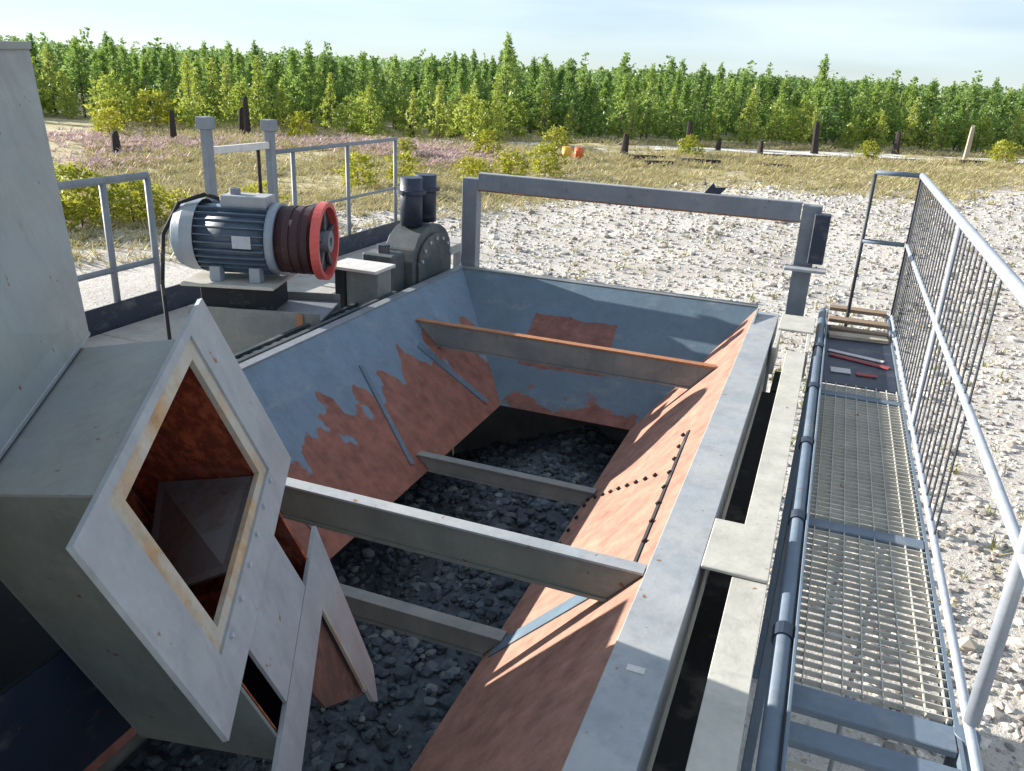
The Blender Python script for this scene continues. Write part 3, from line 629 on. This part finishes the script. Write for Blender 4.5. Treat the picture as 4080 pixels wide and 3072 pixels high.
# ------------------------------------------------------------------ loose rubble and weeds on the sand
def in_machine(x, y): return -5.2 < x < .8 and -1 < y < 7.0
sp = []
for _ in range(62000):
    y = 4 + 44 * random.random() ** 1.75; x = random.uniform(-.62, .42) * (y + 6)
    if in_machine(x, y): continue
    if -.80 * x + .60 * y > 29: continue
    d = math.hypot(x, y); r = random.choice((.011, .014, .018, .024, .034)) * (1 + d / 30)
    if random.random() < .04: r *= 2.0
    sp.append((x, y, hgt(x, y) + r * .2, r))
o = stones('limestone_rubble', sp[:34000], 'stone'); o['label'] = 'loose limestone rubble scattered over the white sand'; o['category'] = 'rubble'

def blades(name, spots, mat, nb=6, h=(.25, .5), spread=.16, wd=.02, flat=False):
    vs = []; fs = []; k = 0
    for (x, y, z, s_) in spots:
        for _ in range(nb):
            a = random.uniform(0, 6.283); l = random.uniform(*h) * s_; q = random.uniform(.2, 1) * spread * s_; w_ = wd * s_
            bx, by = x + random.uniform(-.5, .5) * spread * s_, y + random.uniform(-.5, .5) * spread * s_
            px, py = -math.sin(a) * w_, math.cos(a) * w_; tx, ty = bx + math.cos(a) * q * 1.6, by + math.sin(a) * q * 1.6
            vs += [(bx - px, by - py, z - .01), (bx + px, by + py, z - .01), (tx + px * .4, ty + py * .4, z + l), (tx - px * .4, ty - py * .4, z + l * .96)]
            fs.append((k, k + 1, k + 2, k + 3)); k += 4
    me = bpy.data.meshes.new(name); me.from_pydata(vs, [], fs); o = link(name, me, None, mat); o['kind'] = 'stuff'; return o
sp = []
for _ in range(1500):
    y = 6 + 36 * random.random(); x = random.uniform(-.60, .42) * (y + 6)
    if in_machine(x, y) or -.80 * x + .60 * y > 30: continue
    sp.append((x, y, hgt(x, y), random.uniform(.35, 1.0)))
o = blades('low_weeds', sp, 'weed', 7, (.06, .2), .14, .015); o['label'] = 'sparse low weeds growing through the white sand'; o['category'] = 'weeds'

# tree line: from the left edge of the clearing to the far right
TL = [(-110, 22), (-75, 37), (-57, 47), (-23, 60.5), (14, 82), (50, 104), (80, 121)]
def tl_pt(s):
    """point at arc length s along the tree line, and its outward normal"""
    for (a, b) in zip(TL, TL[1:]):
        l = math.dist(a, b)
        if s <= l: 
            k = s / l; dx, dy = (b[0] - a[0]) / l, (b[1] - a[1]) / l
            return a[0] + (b[0] - a[0]) * k, a[1] + (b[1] - a[1]) * k, -dy, dx
        s -= l
    return None
LEN = sum(math.dist(a, b) for a, b in zip(TL, TL[1:]))
def tl_dist(x, y):
    best = 1e9
    for (a, b) in zip(TL, TL[1:]):
        l = math.dist(a, b); dx, dy = (b[0] - a[0]) / l, (b[1] - a[1]) / l
        k = (x - a[0]) * dx + (y - a[1]) * dy
        if -2 < k < l + 2:
            dd = (x - a[0]) * -dy + (y - a[1]) * dx
            if abs(dd) < abs(best): best = dd
    return best
# dry scrub grass between the clearing and the trees
sp = []
while len(sp) < 17000:
    y = random.uniform(10, 105); x = random.uniform(-.98, .40) * (y + 4)
    d1 = -.80 * x + .60 * y - 24.5 + 4 * math.sin(x * .3) ; td = tl_dist(x, y)
    if d1 < random.uniform(-2, 4) or td > 1 or abs(td) > 1e8: continue
    if x > -24 and -9.5 < td < -4.5 and random.random() < .93: continue
    if (math.sin(x * .45 + 1) * math.sin(y * .38) > .45) and random.random() < .75: continue
    sp.append((x, y, hgt(x, y), random.uniform(.6, 1.5) * min(1, .3 + .7 * math.hypot(x, y) / 55)))
o = blades('dry_scrub_grass', sp, 'dry', 9, (.06, .30), .34, .026); o['label'] = 'tan dry scrub grass between sand and pine forest'; o['category'] = 'grass'
sp = []
for (cx, cy, n_, r_) in ((-34, 35, 260, 5), (-29, 44, 220, 5), (-24, 44, 260, 5), (-20, 42, 200, 4), (-30, 27, 80, 3), (-40, 36, 120, 4)):
    for _ in range(n_):
        x = random.gauss(cx, r_ * .5); y = random.gauss(cy, r_ * .5); sp.append((x, y, hgt(x, y) + .2, random.uniform(.6, 1.2)))
o = blades('pink_wildflowers', sp, 'pink', 6, (.05, .25), .3, .05); o['label'] = 'hazy pink wildflowers growing in the dry scrub'; o['category'] = 'flowers'

# ------------------------------------------------------------------ charred stumps
def stump(loc, h, r, mat, label, group):
    b = bmesh.new(); n = 9; rows = []
    ph = [random.uniform(.8, 1.2) for _ in range(n)]; lx, ly = random.uniform(-.06, .06), random.uniform(-.06, .06)
    for z, k in ((-.1, 1.35), (.12 * h, 1.1), (.5 * h, .95), (.85 * h, .85), (h, .7)):
        rows.append([b.verts.new((lx * z + r * k * ph[i] * math.cos(i * 6.283 / n), ly * z + r * k * ph[i] * math.sin(i * 6.283 / n), z + (random.uniform(-.18, .18) * h * .4 if z == h else 0))) for i in range(n)])
    for a, c in zip(rows, rows[1:]):
        for i in range(n): b.faces.new((a[i], a[(i + 1) % n], c[(i + 1) % n], c[i]))
    b.faces.new(rows[-1]); me = bpy.data.meshes.new('charred_stump'); b.to_mesh(me); b.free()
    o = link('charred_stump', me, None, mat); o.location = (*loc, hgt(*loc)); tag(o, label, 'stump', group); return o
for (x, y, h, r) in ((-32.5, 31.2, 1.1, .2), (-35, 37.8, 1.7, .18), (-35.5, 44.9, 2.3, .2), (-36.5, 45.5, 1.6, .2), (-27.7, 52.5, 2.8, .17), (-45, 44, 1.5, .22), (-10, 60.6, 1.9, .22), (-1.6, 65, 2.2, .22), (4.1, 71.3, 1.6, .26), (-12.5, 52, 1.2, .2), (-5, 60, 1.0, .2), (-8.0, 61.5, .8, .2)):
    stump((x, y), h, r, 'char', 'charred black tree stump standing in the dry scrub', 'charred stumps in the scrub')
stump((9, 71.7), 2.4, .2, 'timber_pale', 'pale bleached dead trunk standing before the pines', None)
def log(x, y, l, a, r, label):
    o = MB().tube((x, y, hgt(x, y) + r), (x + l * math.cos(a), y + l * math.sin(a), hgt(x, y) + r * 1.1), r, 8, r * .7).build('fallen_log', 'char', None, smooth=True); tag(o, label, 'log', 'fallen logs in the scrub')
for (x, y, l, a) in ((-11.5, 49, 2.2, .45), (-8.8, 49.6, 2.6, .3), (-10, 46.5, 1.8, .7), (8.0, 66, 2.0, .5), (-4, 52, 1.6, .2)): log(x, y, l, a, .16, 'charred black log lying in the dry scrub')
# drums in the scrub
for (x, y, mt_, lab) in ((-14.7, 47.0, 'yellow', 'small yellow plastic drum standing in the dry scrub'), (-14.1, 47.5, 'orange', 'small orange-red plastic drum standing beside the yellow drum')):
    t_ = thing('plastic_drum', (x, y, hgt(x, y)), lab, 'drum'); z = hgt(x, y)
    MB().tube((x, y, z), (x, y, z + .72), .27, 18).build('shell', mt_, t_, smooth=True)
    for q in (.2, .48): MB().ring((x, y, z + q), (0, 0, 1), .268, .29, .03, 18).build('hoop', mt_, t_)
    MB().tube((x, y, z + .721), (x, y, z + .75), .25, 18).build('lid', mt_, t_)

# ------------------------------------------------------------------ trees
def tuft(vs, fs, c, r, n, up=.35, w_=.15):
    for _ in range(n):
        d = rng.normal(size=3); d[2] = d[2] * .7 + up; d /= np.linalg.norm(d) + 1e-6
        sd = np.cross(d, rng.normal(size=3)); sd /= np.linalg.norm(sd) + 1e-6
        l = r * rng.uniform(.55, 1.1); b = c + d * r * .08; e = c + d * l; ww = r * w_
        k = len(vs); vs += [tuple(b - sd * ww * .5), tuple(c + d * l * .6 + sd * ww), tuple(e), tuple(c + d * l * .6 - sd * ww)]; fs.append((k, k + 1, k + 2, k + 3))
def crown_mesh(name, H, base, rad, ntuft, nq, tr, shape, mat):
    vs = []; fs = []
    for i in range(ntuft):
        k = (i + rng.uniform(0, 1)) / ntuft; z = base + (H - base) * k
        if shape == 'pine': prof = (.35 + .65 * math.sin(math.pi * min(1, k * 1.15 + .18))) * (1 - .78 * k ** 1.8)
        elif shape == 'cone': prof = 1.0 - .86 * k
        else: prof = math.sqrt(max(.05, 1 - (k * 1.5 - .55) ** 2))
        a = i * 2.39996 + rng.uniform(-.5, .5); rr = rad * prof * math.sqrt(rng.uniform(.12, 1)) * (1 + .3 * math.sin(a * 3 + H * 5))
        tuft(vs, fs, np.array([rr * math.cos(a), rr * math.sin(a), z + rng.uniform(-.1, .1)]), tr * rng.uniform(.75, 1.2) * (1 - .45 * k if shape != 'round' else 1), nq)
    if shape != 'round':
        for q in range(3): tuft(vs, fs, np.array([0, 0, H - .05 + q * .12]), tr * .55, 7, 1.2, .12)
    me = bpy.data.meshes.new(name); me.from_pydata(vs, [], fs); me.materials.append(MAT[mat]); return me
def trunk_mesh(H, r, mat='bark', limbs=6):
    mb = MB(); lx = random.uniform(-.12, .12); mb.tube((0, 0, -.15), (lx * .4, 0, H * .45), r, 7, r * .72); mb.tube((lx * .4, 0, H * .45), (lx, lx * .5, H * .97), r * .72, 7, r * .18)
    for k in range(limbs):
        z = H * random.uniform(.4, .85); a = random.uniform(0, 6.28); l = H * .16; mb.tube((lx * .7, 0, z), (lx * .7 + l * math.cos(a), l * math.sin(a), z + l * .35), r * .22, 4, r * .08)
    me = bpy.data.meshes.new('trunk'); mb.bm.to_mesh(me); mb.bm.free(); me.materials.append(MAT[mat]); return me
PINE = [(crown_mesh('crown', H_, b_, r_, 92, 14, t_, sh, 'pine'), trunk_mesh(H_, .10)) for (H_, b_, r_, t_, sh) in
        ((5.9, .4, 1.7, .64, 'pine'), (6.3, .6, 1.6, .62, 'pine'), (5.4, .3, 1.75, .66, 'pine'), (6.2, .9, 1.5, .60, 'cone'), (5.5, .6, 1.75, .66, 'pine'))]
YOUNG = [(crown_mesh('crown', 3.9, .25, 1.2, 66, 13, .50, 'pine', 'young'), trunk_mesh(3.9, .06)), (crown_mesh('crown', 3.2, .2, 1.3, 66, 13, .50, 'round', 'young'), trunk_mesh(3.0, .06)),
         (crown_mesh('crown', 4.6, .3, 1.15, 66, 13, .48, 'cone', 'young'), trunk_mesh(4.6, .07))]
BUSH = [(crown_mesh('foliage', 1.5, .15, .95, 80, 12, .28, 'round', 'bush'), trunk_mesh(1.2, .04, limbs=8)), (crown_mesh('foliage', 1.1, .12, .8, 70, 12, .25, 'round', 'bush'), trunk_mesh(.9, .035, limbs=8))]
def plant(kind, name, pname, x, y, s, label, cat, group, zs=1.0):
    cm, tm = kind; o = bpy.data.objects.new(name, None); COL.objects.link(o); o.empty_display_size = .3
    o.location = (x, y, hgt(x, y)); o.rotation_euler = (0, 0, random.uniform(0, 6.28)); o.scale = (s, s, s * zs); tag(o, label, cat, group)
    for nm, me in (('trunk' if pname == 'crown' else 'stem', tm), (pname, cm)):
        c = bpy.data.objects.new(nm, me); COL.objects.link(c); c.parent = o
    return o
def seen(x, y, m=0.06):
    d = V((x, y, -3.0)); f = d.dot(V(fwd)); r = d.dot(V(right)); return f > 0 and abs(r / f) < .628 + m
used = []
def free(x, y, r):
    for (a, b) in used:
        if abs(a - x) < r and abs(b - y) < r and math.hypot(a - x, b - y) < r: return False
    used.append((x, y)); return True
npine = nyoung = 0; tries = 0
while npine < 235 and tries < 60000:
    tries += 1
    s = random.uniform(0, LEN); d = 1.5 + 17 * random.random() ** 1.25; p_ = tl_pt(s)
    x, y = p_[0] + p_[2] * d, p_[1] + p_[3] * d
    if not seen(x, y) or not free(x, y, 1.55): continue
    sc = random.uniform(.70, .95) * (1.14 if random.random() < .08 else 1)
    plant(random.choice(PINE), 'pine_tree', 'crown', x, y, sc, 'green pine tree standing in the forest edge', 'tree', 'pines along the forest edge', random.uniform(.92, 1.08)); npine += 1
tries = 0
while nyoung < 65 and tries < 20000:
    tries += 1
    s = random.uniform(0, LEN); d = random.uniform(-1.2, 2.2) - (random.uniform(0, 6) if random.random() < .35 else 0); p_ = tl_pt(s)
    if p_[0] > -24 and d < -.6: continue
    x, y = p_[0] + p_[2] * d, p_[1] + p_[3] * d
    if not seen(x, y) or not free(x, y, 1.3): continue
    plant(random.choice(YOUNG), 'young_pine', 'crown', x, y, random.uniform(.6, 1.0), 'low yellow-green young pine in front of the forest edge', 'tree', 'young pines before the forest'); nyoung += 1
for (x, y, s) in ((-20.6, 15.6, .95), (-19.4, 15.9, .85), (-18.6, 16.4, .8), (-19.6, 17.2, 1.0), (-18.0, 17.6, .8), (-17.0, 18.3, .75), (-18.4, 18.6, .8), (-16.4, 19.0, .7), (-15.9, 20.6, .7), (-17.2, 28.2, .85), (-16.6, 30.6, .8), (-14.6, 33.8, .9), (-14.0, 36.3, 1.1), (-13.0, 38.3, .95), (-16, 36, .8)):
    plant(random.choice(BUSH), 'yellow_bush', 'foliage', x, y, s, 'yellow-green leafy bush at the edge of the white sand', 'bush', 'yellow bushes on the sand edge')
# scattered taller bushes deeper in the scrub
for (x, y, s) in ((-41, 39, 1.0), (-44, 42, 1.2), (-22, 41, .8), (-19, 45, 1.2), (-9, 55, 1.1), (-17, 52, 1.2), (2, 64, 1.0), (11, 69, 1.1), (-33, 47, 1.4), (-44, 46, 1.5)):
    plant(random.choice(BUSH), 'scrub_bush', 'foliage', x, y, s, 'low olive bush standing in the dry scrub before the pines', 'bush', 'bushes in the dry scrub')
# the forest behind, one mass
def far_tree(vs, fs, x, y, H, n, nq, r):
    for i in range(n):
        k = (i + rng.uniform(0, 1)) / n; z = H * (.25 + .75 * k); rr = r * (1.05 - .9 * k) * math.sqrt(rng.uniform(.1, 1)); a = i * 2.4 + x
        tuft(vs, fs, np.array([x + rr * math.cos(a), y + rr * math.sin(a), z]), .72 * (1.1 - .5 * k), nq, .35, .30)
vs = []; fs = []; cnt = 0; tries = 0
while cnt < 1700 and tries < 80000:
    tries += 1
    s = random.uniform(0, LEN); d = 17 + 170 * random.random() ** 1.5; p_ = tl_pt(s); x, y = p_[0] + p_[2] * d, p_[1] + p_[3] * d
    if not seen(x, y, .25): continue
    H = random.uniform(4.9, 5.5) * (1 + d / 900) + (random.uniform(.6, 1.6) if random.random() < .07 else 0)
    far_tree(vs, fs, x, y, H, 26 if d < 50 else 15, 6, 1.35 if d < 50 else 1.8); cnt += 1
# trees to both sides of the view
for _ in range(260):
    s = random.uniform(0, LEN); d = random.uniform(1, 30); p_ = tl_pt(s); x, y = p_[0] + p_[2] * d, p_[1] + p_[3] * d
    if seen(x, y, .05): continue
    far_tree(vs, fs, x, y, random.uniform(4.8, 6.6), 24, 6, 1.3)
me = bpy.data.meshes.new('far_forest'); me.from_pydata(vs, [], fs); o = link('far_forest', me, None, 'pine_far'); o['kind'] = 'stuff'
o['label'] = 'dense green pine forest stretching to the horizon'; o['category'] = 'forest'
